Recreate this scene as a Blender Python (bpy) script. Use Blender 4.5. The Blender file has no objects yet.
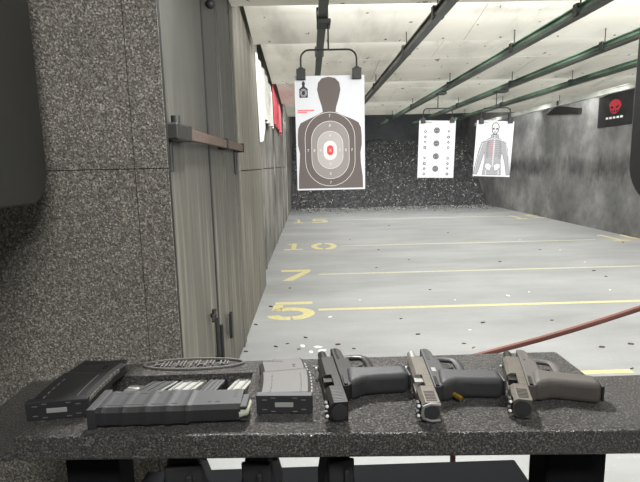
import bpy, bmesh, math, random
from mathutils import Vector, Matrix
random.seed(7)
C = bpy.context.scene.collection
PI = math.pi
# ------------------------------------------------------------------ camera
H = 1.55
PITCH, YAW, ROLL, FPX = 9.0, 0.95, 1.3, 480.0
cam_d = bpy.data.cameras.new('camera'); cam = bpy.data.objects.new('camera', cam_d); C.objects.link(cam)
cam_d.sensor_width = 36; cam_d.lens = 36*FPX/640; cam_d.clip_start = .02; cam_d.clip_end = 100
RM = Matrix.Rotation(math.radians(-YAW), 3, 'Z') @ Matrix.Rotation(math.radians(90-PITCH), 3, 'X') @ Matrix.Rotation(math.radians(-ROLL), 3, 'Z')
cam.matrix_world = Matrix.Translation((0, 0, H)) @ RM.to_4x4()
bpy.context.scene.camera = cam
# ------------------------------------------------------------------ world, exposure, lamps
S = bpy.context.scene
S.view_settings.view_transform = 'Standard'; S.view_settings.look = 'None'
S.view_settings.exposure = 0.0; S.view_settings.gamma = 1.0; S.view_settings.use_curve_mapping = False
W = bpy.data.worlds.new('world'); S.world = W; W.use_nodes = True
W.node_tree.nodes['Background'].inputs[0].default_value = (.8, .85, 1, 1)
W.node_tree.nodes['Background'].inputs[1].default_value = .02
BC, BN = 1.30, 1.55      # low and high edge of the baffles above the camera
BAFF = [(4.28, 5.47), (5.7, 8.02), (8.25, 10.6), (10.85, 13.3)]   # near and far edge of every sloping ceiling baffle
LIGHT_POWER = 145
LIGHT_Y = [4.27, 5.55, 8.1, 10.7, 13.4]
LIGHT_W = [.8, .8, 1.0, 1.1, 1.2]
def area(name, loc, rot, sx, sy, power, col=(1, 1, .985)):
    d = bpy.data.lights.new(name, 'AREA'); d.shape = 'RECTANGLE'; d.size = sx; d.size_y = sy
    d.energy = power; d.color = col
    o = bpy.data.objects.new(name, d); o.location = loc; o.rotation_euler = rot; C.objects.link(o)
for y, w in zip(LIGHT_Y, LIGHT_W):
    area('range_light', (2.9, y, H+1.42), (math.radians(58), 0, 0), 6.4, .12, LIGHT_POWER*w)
area('added_fill_light', (3.2, 1.05, 2.30), (math.radians(92), 0, 0), 5.6, .14, 270)  # fill light added out of view to brighten the targets and baffles
area('lane_light', (-.05, 1.75, 2.80), (math.radians(-8), 0, 0), .22, .14, 88)
area('firing_line_light', (.5, -1.1, 2.80), (math.radians(20), 0, 0), 1.2, .3, 50)

# ------------------------------------------------------------------ pixel rays onto real planes
def ray(x, y):
    return RM @ Vector(((x-320)/FPX, -(y-241)/FPX, -1))
def on_z(x, y, z):
    d = ray(x, y); t = (z-H)/d.z; return Vector((d.x*t, d.y*t, z))
def on_y(x, y, Y):
    d = ray(x, y); t = Y/d.y; return Vector((d.x*t, Y, H+d.z*t))
def on_x(x, y, X):
    d = ray(x, y); t = X/d.x; return Vector((X, d.y*t, H+d.z*t))

# ------------------------------------------------------------------ materials
def lin(c): return tuple(((v/255)/12.92 if v/255 <= .04045 else ((v/255+.055)/1.055)**2.4) for v in c)
MATS = {}
def mat(name, col, rough=.6, metal=0.0, noise=.0, nscale=20, bump=0.0, bscale=100, spec=.5):
    if name in MATS: return MATS[name]
    m = bpy.data.materials.new(name); m.use_nodes = True; nt = m.node_tree; b = nt.nodes['Principled BSDF']
    c = lin(col)
    b.inputs['Base Color'].default_value = (*c, 1); b.inputs['Roughness'].default_value = rough
    b.inputs['Metallic'].default_value = metal; b.inputs['Specular IOR Level'].default_value = spec
    tc = nt.nodes.new('ShaderNodeTexCoord')
    if noise:
        n = nt.nodes.new('ShaderNodeTexNoise'); n.inputs['Scale'].default_value = nscale; n.inputs['Detail'].default_value = 6
        nt.links.new(tc.outputs['Object'], n.inputs['Vector'])
        r = nt.nodes.new('ShaderNodeValToRGB')
        r.color_ramp.elements[0].position = .3; r.color_ramp.elements[1].position = .7
        r.color_ramp.elements[0].color = (*[v*(1-noise) for v in c], 1)
        r.color_ramp.elements[1].color = (*[min(1, v*(1+noise)) for v in c], 1)
        nt.links.new(n.outputs['Fac'], r.inputs[0]); nt.links.new(r.outputs[0], b.inputs['Base Color'])
    if bump:
        n2 = nt.nodes.new('ShaderNodeTexNoise'); n2.inputs['Scale'].default_value = bscale; n2.inputs['Detail'].default_value = 3
        nt.links.new(tc.outputs['Object'], n2.inputs['Vector'])
        bp = nt.nodes.new('ShaderNodeBump'); bp.inputs['Strength'].default_value = bump; bp.inputs['Distance'].default_value = .002
        nt.links.new(n2.outputs['Fac'], bp.inputs['Height']); nt.links.new(bp.outputs[0], b.inputs['Normal'])
    MATS[name] = m; return m
class NG:      # tiny node helper for the richer surfaces
    def __init__(s, name, rough=.8, spec=.3):
        s.m = bpy.data.materials.new(name); s.m.use_nodes = True; s.nt = s.m.node_tree
        s.b = s.nt.nodes['Principled BSDF']; s.b.inputs['Roughness'].default_value = rough
        s.b.inputs['Specular IOR Level'].default_value = spec
        s.tc = s.nt.nodes.new('ShaderNodeTexCoord'); MATS[name] = s.m
    def vec(s, scale):
        mp = s.nt.nodes.new('ShaderNodeMapping'); mp.inputs['Scale'].default_value = scale
        s.nt.links.new(s.tc.outputs['Object'], mp.inputs['Vector']); return mp.outputs[0]
    def noise(s, scale=(1, 1, 1), sc=1, det=6, rough=.6, dist=0):
        n = s.nt.nodes.new('ShaderNodeTexNoise'); n.inputs['Scale'].default_value = sc; n.inputs['Detail'].default_value = det
        n.inputs['Roughness'].default_value = rough; n.inputs['Distortion'].default_value = dist
        s.nt.links.new(s.vec(scale), n.inputs['Vector']); return n.outputs['Fac']
    def voro(s, scale=(1, 1, 1), sc=1, out='Color', feature='F1'):
        n = s.nt.nodes.new('ShaderNodeTexVoronoi'); n.feature = feature; n.inputs['Scale'].default_value = sc
        s.nt.links.new(s.vec(scale), n.inputs['Vector']); return n.outputs[out]
    def ramp(s, fac, stops, interp='LINEAR'):
        r = s.nt.nodes.new('ShaderNodeValToRGB'); r.color_ramp.interpolation = interp
        el = r.color_ramp.elements
        while len(el) < len(stops): el.new(.5)
        for e, (p, c) in zip(el, stops):
            e.position = p; e.color = (*lin(c), 1) if isinstance(c, tuple) else (c, c, c, 1)
        s.nt.links.new(fac, r.inputs[0]); return r.outputs[0]
    def mix(s, fac, a, b, mode='MIX'):
        n = s.nt.nodes.new('ShaderNodeMix'); n.data_type = 'RGBA'; n.blend_type = mode
        for i, v in ((0, fac), (6, a), (7, b)):
            if hasattr(v, 'links'): s.nt.links.new(v, n.inputs[i])
            elif i == 0: n.inputs[0].default_value = v
            else: n.inputs[i].default_value = (*lin(v), 1)
        return n.outputs[2]
    def math(s, op, a, b=0):
        n = s.nt.nodes.new('ShaderNodeMath'); n.operation = op
        for i, v in ((0, a), (1, b)):
            if hasattr(v, 'links'): s.nt.links.new(v, n.inputs[i])
            else: n.inputs[i].default_value = v
        return n.outputs[0]
    def sep(s):
        n = s.nt.nodes.new('ShaderNodeSeparateXYZ'); s.nt.links.new(s.tc.outputs['Object'], n.inputs[0]); return n.outputs
    def color(s, o): s.nt.links.new(o, s.b.inputs['Base Color'])
    def bump(s, o, strength=.5, dist=.003):
        bp = s.nt.nodes.new('ShaderNodeBump'); bp.inputs['Strength'].default_value = strength; bp.inputs['Distance'].default_value = dist
        s.nt.links.new(o, bp.inputs['Height']); s.nt.links.new(bp.outputs[0], s.b.inputs['Normal'])

g = NG('rubber_crumb', .85, .3)
v = g.voro(sc=400); f = g.ramp(v, [(0, (86, 84, 80)), (.42, (126, 122, 115)), (.72, (160, 155, 146)), (.95, (206, 200, 190))])
big = g.ramp(g.noise(sc=2.5), [(.3, .72), (.7, 1.0)])
g.color(g.mix(1.0, f, big, 'MULTIPLY')); g.bump(g.voro(sc=330, out='Distance'), .6, .003)
g = NG('bench_coating', .36, .6)
n = g.noise(sc=460, det=3, rough=.75)
g.color(g.ramp(n, [(.36, (34, 34, 34)), (.54, (84, 81, 79)), (.70, (172, 166, 160))])); g.bump(g.noise(sc=260, det=4, rough=.8), 1.0, .006)
g = NG('range_floor', .62, .35)
a = g.ramp(g.noise(scale=(.35, .9, 1), sc=1.6, det=8), [(.3, (146, 147, 147)), (.7, (172, 173, 173))])
sp = g.ramp(g.noise(sc=34, det=4, rough=.7), [(.62, 0.), (.72, 1.)])
a = g.mix(g.math('MULTIPLY', sp, .5), a, (205, 204, 200))
dk = g.ramp(g.noise(scale=(1, 1, 1), sc=55, det=3), [(.70, 0.), (.75, 1.)])
a = g.mix(g.math('MULTIPLY', dk, .6), a, (90, 88, 86))
# black crumb drifting out from the foot of the berm
sy = g.sep()[1]
near = g.nt.nodes.new('ShaderNodeMapRange'); near.inputs[1].default_value = 13.2; near.inputs[2].default_value = 17.4
g.nt.links.new(sy, near.inputs[0])
cr = g.ramp(g.voro(sc=26), [(.35, 1.), (.5, 0.)])
a = g.mix(g.math('MULTIPLY', g.math('MULTIPLY', cr, near.outputs[0]), .85), a, (70, 70, 70))
g.color(a); g.bump(g.noise(sc=60), .15, .002)
g = NG('ceiling_board', .8, .25)
a = g.ramp(g.noise(scale=(.5, 1.4, 1), sc=1.1, det=6), [(.3, (216, 213, 202)), (.7, (234, 231, 221))])
d = g.ramp(g.noise(scale=(1, .6, 1), sc=11, det=2), [(.69, 0.), (.73, 1.)])
a = g.mix(g.math('MULTIPLY', d, .75), a, (70, 68, 62))
sm = g.ramp(g.noise(scale=(1.5, .5, 1), sc=1.3, det=5), [(.55, 0.), (.8, 1.)])
a = g.mix(g.math('MULTIPLY', sm, .5), a, (110, 106, 98)); g.color(a)
g = NG('weathered_plywood', .85, .2)
st = g.ramp(g.noise(scale=(3, 6, .35), sc=2.2, det=9, rough=.7), [(.3, (72, 71, 68)), (.5, (140, 138, 132)), (.72, (184, 181, 174))])
dm = g.ramp(g.noise(scale=(1, .8, .5), sc=1.7, det=6), [(.42, 1.), (.62, .45)])
g.color(g.mix(1.0, st, dm, 'MULTIPLY')); g.bump(g.noise(scale=(6, 12, .6), sc=8), .3, .004)
g = NG('pale_plywood', .85, .2)
st = g.ramp(g.noise(scale=(3, 7, .3), sc=2.5, det=9, rough=.7), [(.28, (76, 73, 67)), (.5, (112, 109, 101)), (.75, (138, 134, 126))])
g.color(st); g.bump(g.noise(scale=(6, 12, .6), sc=8), .3, .004)
g = NG('sooty_concrete', .85, .25)
a = g.ramp(g.noise(scale=(1, .8, .8), sc=1.1, det=9, rough=.65), [(.28, (72, 72, 73)), (.5, (112, 112, 111)), (.72, (152, 151, 148))])
z = g.sep()[2]
band = g.math('SUBTRACT', 1.0, g.math('MULTIPLY', g.math('ABSOLUTE', g.math('SUBTRACT', z, 1.35)), 2.2))
drip = g.noise(scale=(1, 2.2, .5), sc=3.4, det=9, rough=.75, dist=.4)
bf = g.ramp(g.math('ADD', g.math('MULTIPLY', band, .5), drip), [(.62, 0.), (.92, 1.)])
bl = g.ramp(g.noise(sc=.75, det=3), [(.40, .15), (.60, 1.)])
a = g.mix(g.math('MULTIPLY', g.math('MULTIPLY', bf, bl), .8), a, (44, 44, 45))
pk = g.ramp(g.noise(sc=14, det=3), [(.68, 0.), (.74, 1.)])
a = g.mix(g.math('MULTIPLY', pk, .7), a, (50, 50, 50)); g.color(a); g.bump(g.noise(sc=20), .3, .006)
g = NG('dark_back_wall', .85, .25)
g.color(g.ramp(g.noise(sc=1.2), [(.3, (70, 71, 74)), (.7, (92, 93, 96))]))
g = NG('berm_rubber', .8, .35)
vv = g.voro(sc=15); f = g.ramp(vv, [(0, (52, 52, 54)), (.5, (74, 74, 76)), (.8, (98, 98, 99)), (.92, (130, 130, 128)), (1, (200, 198, 190))])
g.color(f); g.bump(g.noise(sc=22, det=6), 1.0, .04)
g = NG('door_steel', .55, .4)
a = g.ramp(g.noise(scale=(2, 3, .5), sc=1.6, det=7), [(.3, (52, 52, 49)), (.7, (68, 67, 63))])
z = g.sep()[2]
dr = g.ramp(g.noise(scale=(6, 9, .35), sc=2, det=6), [(.5, 0.), (.72, 1.)])
low = g.nt.nodes.new('ShaderNodeMapRange'); low.inputs[1].default_value = 2.0; low.inputs[2].default_value = .6; g.nt.links.new(z, low.inputs[0])
a = g.mix(g.math('MULTIPLY', g.math('MULTIPLY', dr, low.outputs[0]), .9), a, (150, 145, 132))
a = g.mix(g.math('MULTIPLY', low.outputs[0], .35), a, (120, 116, 105)); g.color(a)  # lighter toward the foot: dust and fall of light put into the colour
for nm, dark, light in (('rail_green', (24, 62, 46), (112, 140, 120)), ('rail_grey', (62, 62, 58), (112, 110, 102)), ('rail_silver', (150, 156, 150), (214, 216, 208))):
    g = NG(nm, .35, .5); g.b.inputs['Metallic'].default_value = .35
    g.color(g.ramp(g.noise(scale=(1, .6, 1), sc=2.4, det=4), [(.35, dark), (.68, light)]))

M_line = mat('yellow_paint', (208, 199, 146), .7, noise=.12, nscale=25)
M_pale = mat('pale_line_paint', (198, 194, 166), .7, noise=.1, nscale=20)
M_black = mat('black_polymer', (44, 44, 46), .5, bump=.15, bscale=900)
M_magb = mat('magazine_polymer', (38, 38, 40), .6, bump=.12, bscale=700)
M_magc = mat('magazine_polymer_warm', (66, 62, 59), .5, bump=.12, bscale=700)
M_bsteel = mat('blued_steel', (46, 44, 43), .35, .5)
M_taupe = mat('worn_taupe_steel', (100, 94, 87), .42, .4, noise=.15, nscale=60)
M_silver = mat('stainless_steel', (190, 190, 188), .3, .8)
M_greyp = mat('charcoal_polymer', (46, 46, 49), .55, bump=.25, bscale=1200)
M_taupp = mat('taupe_polymer', (80, 75, 71), .6, bump=.2, bscale=900)
M_white = mat('white_paint_dot', (240, 240, 235), .5)
M_dark = mat('dark_steel', (34, 34, 33), .5, .3)
M_blackout = mat('black_shadow_rubber', (16, 16, 17), .6)
M_brass = mat('brass', (202, 160, 70), .3, .8)
M_tarn = mat('tarnished_brass', (84, 68, 50), .45, .5)
M_paper = mat('target_paper', (190, 191, 194), .8)
M_brown = mat('rust_brown_steel', (88, 74, 66), .6, .2, noise=.25, nscale=25)
M_divider = mat('divider_laminate', (62, 62, 60), .5, noise=.12, nscale=9)
M_shelf = mat('shelf_black', (20, 21, 24), .9, spec=.15)
M_nylon = mat('black_nylon', (34, 35, 40), .6, bump=.4, bscale=1500)

# ------------------------------------------------------------------ mesh helpers
def obj(name, bm, m, parent=None, smooth=False, bevel=0, seg=2, angle=40):
    me = bpy.data.meshes.new(name); bmesh.ops.recalc_face_normals(bm, faces=bm.faces); bm.to_mesh(me); bm.free()
    for k in (m if isinstance(m, (list, tuple)) else [m]): me.materials.append(k)
    o = bpy.data.objects.new(name, me); C.objects.link(o); o.parent = parent
    if smooth:
        for p in me.polygons: p.use_smooth = True
        try: me.set_sharp_from_angle(angle=math.radians(angle))
        except Exception: pass
    if bevel:
        b = o.modifiers.new('bevel', 'BEVEL'); b.width = bevel; b.segments = seg; b.limit_method = 'ANGLE'; b.angle_limit = math.radians(35)
    return o
def tag(o, label, cat, group=None, kind=None):
    o['label'] = label; o['category'] = cat
    if group: o['group'] = group
    if kind: o['kind'] = kind
    return o
def thing(name, label, cat, loc=(0, 0, 0), rz=0, group=None, M=None):
    o = bpy.data.objects.new(name, None); o.empty_display_size = .05; C.objects.link(o)
    if M is not None: o.matrix_world = M
    else: o.location = loc; o.rotation_euler = (0, 0, rz)
    return tag(o, label, cat, group)
def struct(name, bm, m, **k):
    o = obj(name, bm, m, **k)
    if not k.get('parent'): o['kind'] = 'structure'
    return o
def box(bm, x0, x1, y0, y1, z0, z1, mi=0, M=None):
    vs = [bm.verts.new(M @ Vector(p) if M else p) for p in ((x0, y0, z0), (x1, y0, z0), (x1, y1, z0), (x0, y1, z0), (x0, y0, z1), (x1, y0, z1), (x1, y1, z1), (x0, y1, z1))]
    for f in ((0, 3, 2, 1), (4, 5, 6, 7), (0, 1, 5, 4), (1, 2, 6, 5), (2, 3, 7, 6), (3, 0, 4, 7)):
        bm.faces.new([vs[i] for i in f]).material_index = mi
    return vs
def prism(bm, poly, t0, t1, axis='y', mi=0):
    def p(a, b, t): return {'y': (a, t, b), 'z': (a, b, t), 'x': (t, a, b)}[axis]
    A = [bm.verts.new(p(a, b, t0)) for a, b in poly]; B = [bm.verts.new(p(a, b, t1)) for a, b in poly]
    n = len(poly)
    bm.faces.new(A).material_index = mi; bm.faces.new(B[::-1]).material_index = mi
    for i in range(n): bm.faces.new((A[i], A[(i+1) % n], B[(i+1) % n], B[i])).material_index = mi
def tube(bm, pts, r, seg=8, caps=True, sx=1.0, mi=0, closed=False):
    pts = [Vector(p) for p in pts]; rings = []
    n = len(pts); prev = None
    for i, p in enumerate(pts):
        if closed: t = (pts[(i+1) % n]-pts[i-1]).normalized()
        else: t = (pts[min(i+1, n-1)]-pts[max(i-1, 0)]).normalized()
        ref = Vector((0, 0, 1)) if abs(t.z) < .95 else Vector((1, 0, 0))
        if prev is None: u = t.cross(ref).normalized()
        else:
            u = (prev-t*prev.dot(t)).normalized()
        prev = u; w = t.cross(u)
        rr = r[i] if isinstance(r, (list, tuple)) else r
        rings.append([bm.verts.new(p+u*math.cos(2*PI*k/seg)*rr+w*math.sin(2*PI*k/seg)*rr*sx) for k in range(seg)])
    for i in range(n if closed else n-1):
        a, b = rings[i], rings[(i+1) % n]
        for k in range(seg): bm.faces.new((a[k], a[(k+1) % seg], b[(k+1) % seg], b[k])).material_index = mi
    if caps and not closed:
        bm.faces.new(rings[0][::-1]).material_index = mi; bm.faces.new(rings[-1]).material_index = mi
def arc(cx, cz, r, a0, a1, n=8): return [(cx+r*math.cos(math.radians(a0+(a1-a0)*i/n)), cz+r*math.sin(math.radians(a0+(a1-a0)*i/n))) for i in range(n+1)]
def B(): return bmesh.new()

# ------------------------------------------------------------------ the setting
XL, XN, XR, YB = -.71, -.62, 6.35, 20.6
bm = B(); box(bm, -1.6, 7.2, -3.0, YB, -.15, 0); struct('floor', bm, MATS['range_floor'])
bm = B(); box(bm, XL-.2, XL, 6.0, YB, 0, 3.6); struct('wall_left', bm, MATS['weathered_plywood'])
bm = B(); box(bm, XR, XR+.2, .9, YB, 0, 3.6); struct('wall_right', bm, MATS['sooty_concrete'])
bm = B(); box(bm, XL-.2, XR+.2, YB, YB+.2, 0, 3.6); struct('wall_back', bm, MATS['dark_back_wall'])
bm = B(); box(bm, -1.6, 7.2, -3.2, -3.0, 0, H+BC); struct('wall_rear', bm, mat('rear_wall_paint', (120, 118, 112), .8))
bm = B(); box(bm, -1.8, -1.6, -3.0, .8, 0, H+BC); struct('wall_stall_left', bm, mat('rear_wall_paint', (120, 118, 112), .8))
bm = B(); box(bm, 7.2, 7.4, -3.0, .9, 0, H+BC); struct('wall_stall_right', bm, mat('rear_wall_paint', (120, 118, 112), .8))
# rubber clad wall beside the door, with its tile seams
YW = .79
xr = on_y(168.5, 180, YW).x
zs = on_y(110, 169.5, YW).z; xs = on_y(139, 220, YW).x
rw = B()
box(rw, -1.6, xr, YW+.004, YW+.016, 0, H+BC, 1)
e = .0007
for (a, b, c, d) in ((-1.6, xs-e, zs+e, H+BC), (xs+e, xr, zs+e, H+BC), (-1.6, xs-e, 0, zs-e), (xs+e, xr, 0, zs-e)):
    box(rw, a, b, YW, YW+.005, c, d)
struct('wall_rubber_left', rw, [MATS['rubber_crumb'], M_blackout])
# near part of left wall: masonry behind the door, pale plywood panel
bm = B(); box(bm, XN-.3, XN-.04, YW+.02, 4.0, 0, H+BC); struct('wall_door_side', bm, MATS['door_steel'])
bm = B(); box(bm, XN-.2, XN, 4.0, 6.2, 0, 3.6); struct('wall_left_panel', bm, MATS['pale_plywood'])
# ceiling over the firing line, then roof, then sloping baffles
bm = B(); box(bm, -1.6, 7.2, -3.0, 4.2, H+BC, H+BC+.1); struct('ceiling', bm, MATS['ceiling_board'])
bm = B(); box(bm, XL-.2, XR+.2, 4.2, YB+.2, 3.6, 3.7); struct('ceiling_roof', bm, MATS['ceiling_board'])
bm = B(); box(bm, -1.6, 7.2, 4.16, 4.2, H+BC+.1, 3.65); struct('trim_1', bm, M_dark)
for i, (y0, y1) in enumerate(BAFF):
    t = thing('ceiling_baffle', ['pale sloping ceiling baffle nearest the firing line, screws in rows', 'second pale sloping ceiling baffle downrange', 'third pale sloping ceiling baffle downrange', 'pale sloping ceiling baffle furthest downrange, above the berm'][i], 'baffle', (2.9, y0, H+BN))
    k = (BC-BN)/(y1-y0)
    bm = B(); ym = 0.0; L = y1-y0
    # boards meet in fine seams
    xc = [-3.48, -1.75+.4*i % .9, .7+.3*(i % 2), 3.42]
    rows = [0, L*.30, L] if i == 0 else [0, L*.52, L]
    for r in range(2):
        a, b = rows[r]+.004, rows[r+1]-.004
        xx = [-3.48, -1.9+.7*((i+r) % 2), .3+.8*((i+r) % 2), 3.42]
        for q in range(3):
            x0, x1 = xx[q]+.003, xx[q+1]-.003
            vs = [bm.verts.new(p) for p in ((x0, a, a*k), (x1, a, a*k), (x1, b, b*k), (x0, b, b*k), (x0, a, a*k+.018), (x1, a, a*k+.018), (x1, b, b*k+.018), (x0, b, b*k+.018))]
            for f in ((0, 3, 2, 1), (4, 5, 6, 7), (0, 1, 5, 4), (1, 2, 6, 5), (2, 3, 7, 6), (3, 0, 4, 7)): bm.faces.new([vs[j] for j in f])
    obj('panel', bm, MATS['ceiling_board'], t)
    bm = B(); vs = [(-3.48, 0, .019), (3.42, 0, .019), (3.42, L, L*k+.019), (-3.48, L, L*k+.019)]
    A = [bm.verts.new(v) for v in vs]; D = [bm.verts.new((v[0], v[1], v[2]+.03)) for v in vs]
    bm.faces.new(A); bm.faces.new(D[::-1])
    for j in range(4): bm.faces.new((A[j], A[(j+1) % 4], D[(j+1) % 4], D[j]))
    obj('backing_steel', bm, M_dark, t)
    bm = B()
    for q in range(22):
        sx_ = -3.3+q*.31; sy_ = L*(.06 if q % 2 else .94)
        m4 = Matrix.Translation((sx_, sy_, sy_*k-.002)); bmesh.ops.create_cone(bm, cap_ends=True, segments=8, radius1=.012, radius2=.008, depth=.006, matrix=m4)
    obj('screw', bm, M_dark, t)['kind'] = 'stuff'
    # steel strut carrying the baffle from the roof
    for sx_ in (-2.6, 0, 2.6):
        bm = B(); tube(bm, [(sx_, L*.2, L*.2*k+.04), (sx_, L*.2, 3.6-H-BN)], .012); obj('hanger', bm, M_dark, t)

def added_light_housing(label, x0, x1, y, z0, z1):
    t = thing('added_light_housing', label, 'lamp', ((x0+x1)/2, y, z1))
    w = (x1-x0)/2
    bm = B(); box(bm, -w, w, -.06, -.045, z0-z1, 0); box(bm, -w, w, -.06, .0, -.012, 0); obj('trough', bm, M_divider, t)
    for q in (-.8, 0, .8):
        bm = B(); tube(bm, [(w*q, -.05, 0), (w*q, -.05, H+BC-z1)], .008); obj('hanger', bm, M_dark, t)
added_light_housing('long trough added behind the fill light above the firing line', -.55, 6.05, 1.05, 2.21, 2.39)  # unseen trough added to back the fill light
# ------------------------------------------------------------------ painted distance lines and numbers
def yd(py): return on_z(318, py, 0).y
LY = {3: on_z(600, 372, 0).y, 5: on_z(318, 309.7, 0).y, 7: on_z(318, 274.4, 0).y, 10: on_z(318, 246.6, 0).y, 15: on_z(318, 220.5, 0).y}
nm = {3: 'three', 5: 'five', 7: 'seven', 10: 'ten', 15: 'fifteen'}
for n, (x0, x1, hw) in {3: (.3, on_z(632, 371, 0).x, .028), 5: (.05, 6.3, .03), 7: (.08, 6.3, .024), 10: (.56, 5.5, .022), 15: (.56, 5.5, .022)}.items():
    bm = B(); y = LY[n]; box(bm, x0, x1, y-hw, y+hw, 0, .002)
    tag(obj('distance_line', bm, M_line if n < 6 else M_pale), ('short yellow line painted on floor just behind bench' if n == 3 else 'pale yellow line painted across floor beside the number %s' % nm[n]), 'floor line')
def digit(bm, ch, cx, cy, w, h):
    def q(pts): 
        vs = [bm.verts.new((cx+(u-.5)*w, cy+(v-.5)*h, .0025)) for u, v in pts]
        bs = [bm.verts.new((cx+(u-.5)*w, cy+(v-.5)*h, 0)) for u, v in pts]
        bm.faces.new(vs); bm.faces.new(bs[::-1]); k = len(vs)
        for i in range(k): bm.faces.new((bs[i], bs[(i+1) % k], vs[(i+1) % k], vs[i]))
    if ch == '5':
        q([(.12, .86), (.95, .86), (.95, 1), (.12, 1)]); q([(.1, .82), (.3, .82), (.3, .64), (.08, .52)])
        ro = [(.5+.5*math.cos(a), .33+.33*math.sin(a)) for a in [math.radians(d) for d in range(-80, 121, 20)]]
        ri = [(.46+.3*math.cos(a), .33+.17*math.sin(a)) for a in [math.radians(d) for d in range(-80, 121, 20)]]
        for i in range(len(ro)-1): q([ro[i], ro[i+1], ri[i+1], ri[i]])
        q([(.3, .66), (.28, .53), (.2, .5), (.12, .56)])
        q([(.0, .22), (.24, .24), (.34, .17), (.5, .16), (.5, 0), (.26, .02), (.08, .1)])
    if ch == '7':
        q([(.04, .84), (.98, .84), (.98, 1), (.04, 1)]); q([(.74, .8), (.98, .8), (.46, 0), (.16, 0)])
    if ch == '1':
        q([(.36, .14), (.64, .14), (.64, .96), (.36, .96)]); q([(.08, .8), (.33, .8), (.33, .94), (.2, .9)]); q([(.0, 0), (1, 0), (1, .12), (0, .12)])
    if ch == '0':
        for a0, a1 in ((-82, 82), (98, 262)):
            A = [math.radians(a0+(a1-a0)*i/10) for i in range(11)]
            for i in range(10):
                q([(.5+.5*math.cos(A[i]), .5+.5*math.sin(A[i])), (.5+.5*math.cos(A[i+1]), .5+.5*math.sin(A[i+1])), (.5+.28*math.cos(A[i+1]), .5+.33*math.sin(A[i+1])), (.5+.28*math.cos(A[i]), .5+.33*math.sin(A[i]))])
for txt, parts, lab in (('5', [('5', 268, 315, 302.2, 320)], 'yellow stencilled number 5 painted on floor nearest the bench'),
                   ('7', [('7', 279, 311, 270, 280.5)], 'yellow stencilled number 7 painted on floor by left wall'),
                   ('10', [('1', 285, 303, 243.5, 250), ('0', 311, 337, 243, 249.6)], 'yellow stencilled number 10 on floor by the left wall'),
                   ('15', [('1', 294, 303.5, 219.5, 223), ('5', 311, 328, 219, 222.6)], 'faint yellow number 15 on floor by the left wall'),
                   ('10', [('1', 603, 619, 234.5, 241), ('0', 624, 652, 233.5, 240)], 'yellow number 10 on floor by right wall'),
                   ('15', [('1', 511, 522, 215.5, 219), ('5', 527, 548, 214.5, 218)], 'faint yellow number 15 on floor by the right wall')):
    bm = B()
    for ch, a, b, c, d in parts:
        p0 = on_z(a, (c+d)/2, 0); p1 = on_z(b, (c+d)/2, 0); t_ = on_z((a+b)/2, c, 0); b_ = on_z((a+b)/2, d, 0)
        digit(bm, ch, (p0.x+p1.x)/2, (t_.y+b_.y)/2, p1.x-p0.x, t_.y-b_.y)
    tag(obj('floor_number', bm, M_line), lab, 'floor number')

# ------------------------------------------------------------------ berm of rubber crumb
bm = B(); nx, ny = 150, 70; vs = []
rnd = random.Random(3); crest = on_y(400, 141, 19.7).z
for j in range(ny+1):
    row = []
    for i in range(nx+1):
        x = XL+.01+(XR-XL-.02)*i/nx; s = j/ny; y = 17.35+(YB-.03-17.35)*s
        z = 0 if j == 0 else min(crest, (y-17.35)*1.03)+.05*math.sin(x*2.3+y)+.03*math.sin(x*5.1)+rnd.uniform(-.035, .035)
        row.append(bm.verts.new((x, y+(rnd.uniform(-.06, .06) if j == 0 else 0), max(z, .0))))
    vs.append(row)
for j in range(ny):
    for i in range(nx): bm.faces.new((vs[j][i], vs[j][i+1], vs[j+1][i+1], vs[j+1][i]))
# close the heap below and behind
lo = [bm.verts.new((v.co.x, YB-.03, 0)) for v in vs[-1]]
for i in range(nx): bm.faces.new((vs[-1][i], vs[-1][i+1], lo[i+1], lo[i]))
berm = tag(obj('rubber_berm', bm, MATS['berm_rubber'], smooth=True), 'steep heap of black rubber crumb filling the far end of range', 'berm', kind='stuff')
bm = B(); rr = random.Random(11)
for i in range(2600):
    x = rr.uniform(XL+.05, XR-.05); s = rr.random(); y = 17.4+2.3*s; z = min(crest, (y-17.35)*1.03)+.04*math.sin(x*2.3+y)+.03
    if i < 900: y = 17.35-abs(rr.gauss(0, .7)); z = .008
    r = rr.uniform(.010, .026)
    m4 = Matrix.Translation((x, y, z)) @ Matrix.Rotation(rr.uniform(0, 6), 4, 'Z') @ Matrix.Rotation(rr.uniform(0, 3), 4, 'X')
    n0 = len(bm.faces); bmesh.ops.create_cube(bm, size=r, matrix=m4)
    mi = rr.choice((0, 0, 1, 2)); bm.faces.ensure_lookup_table()
    for f in bm.faces[n0:]: f.material_index = mi
lc = obj('loose_chips', bm, [mat('crumb_black', (30, 30, 31), .7), mat('crumb_grey', (120, 120, 118), .7), mat('crumb_white', (215, 212, 205), .7)], berm); lc['kind'] = 'stuff'

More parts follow.
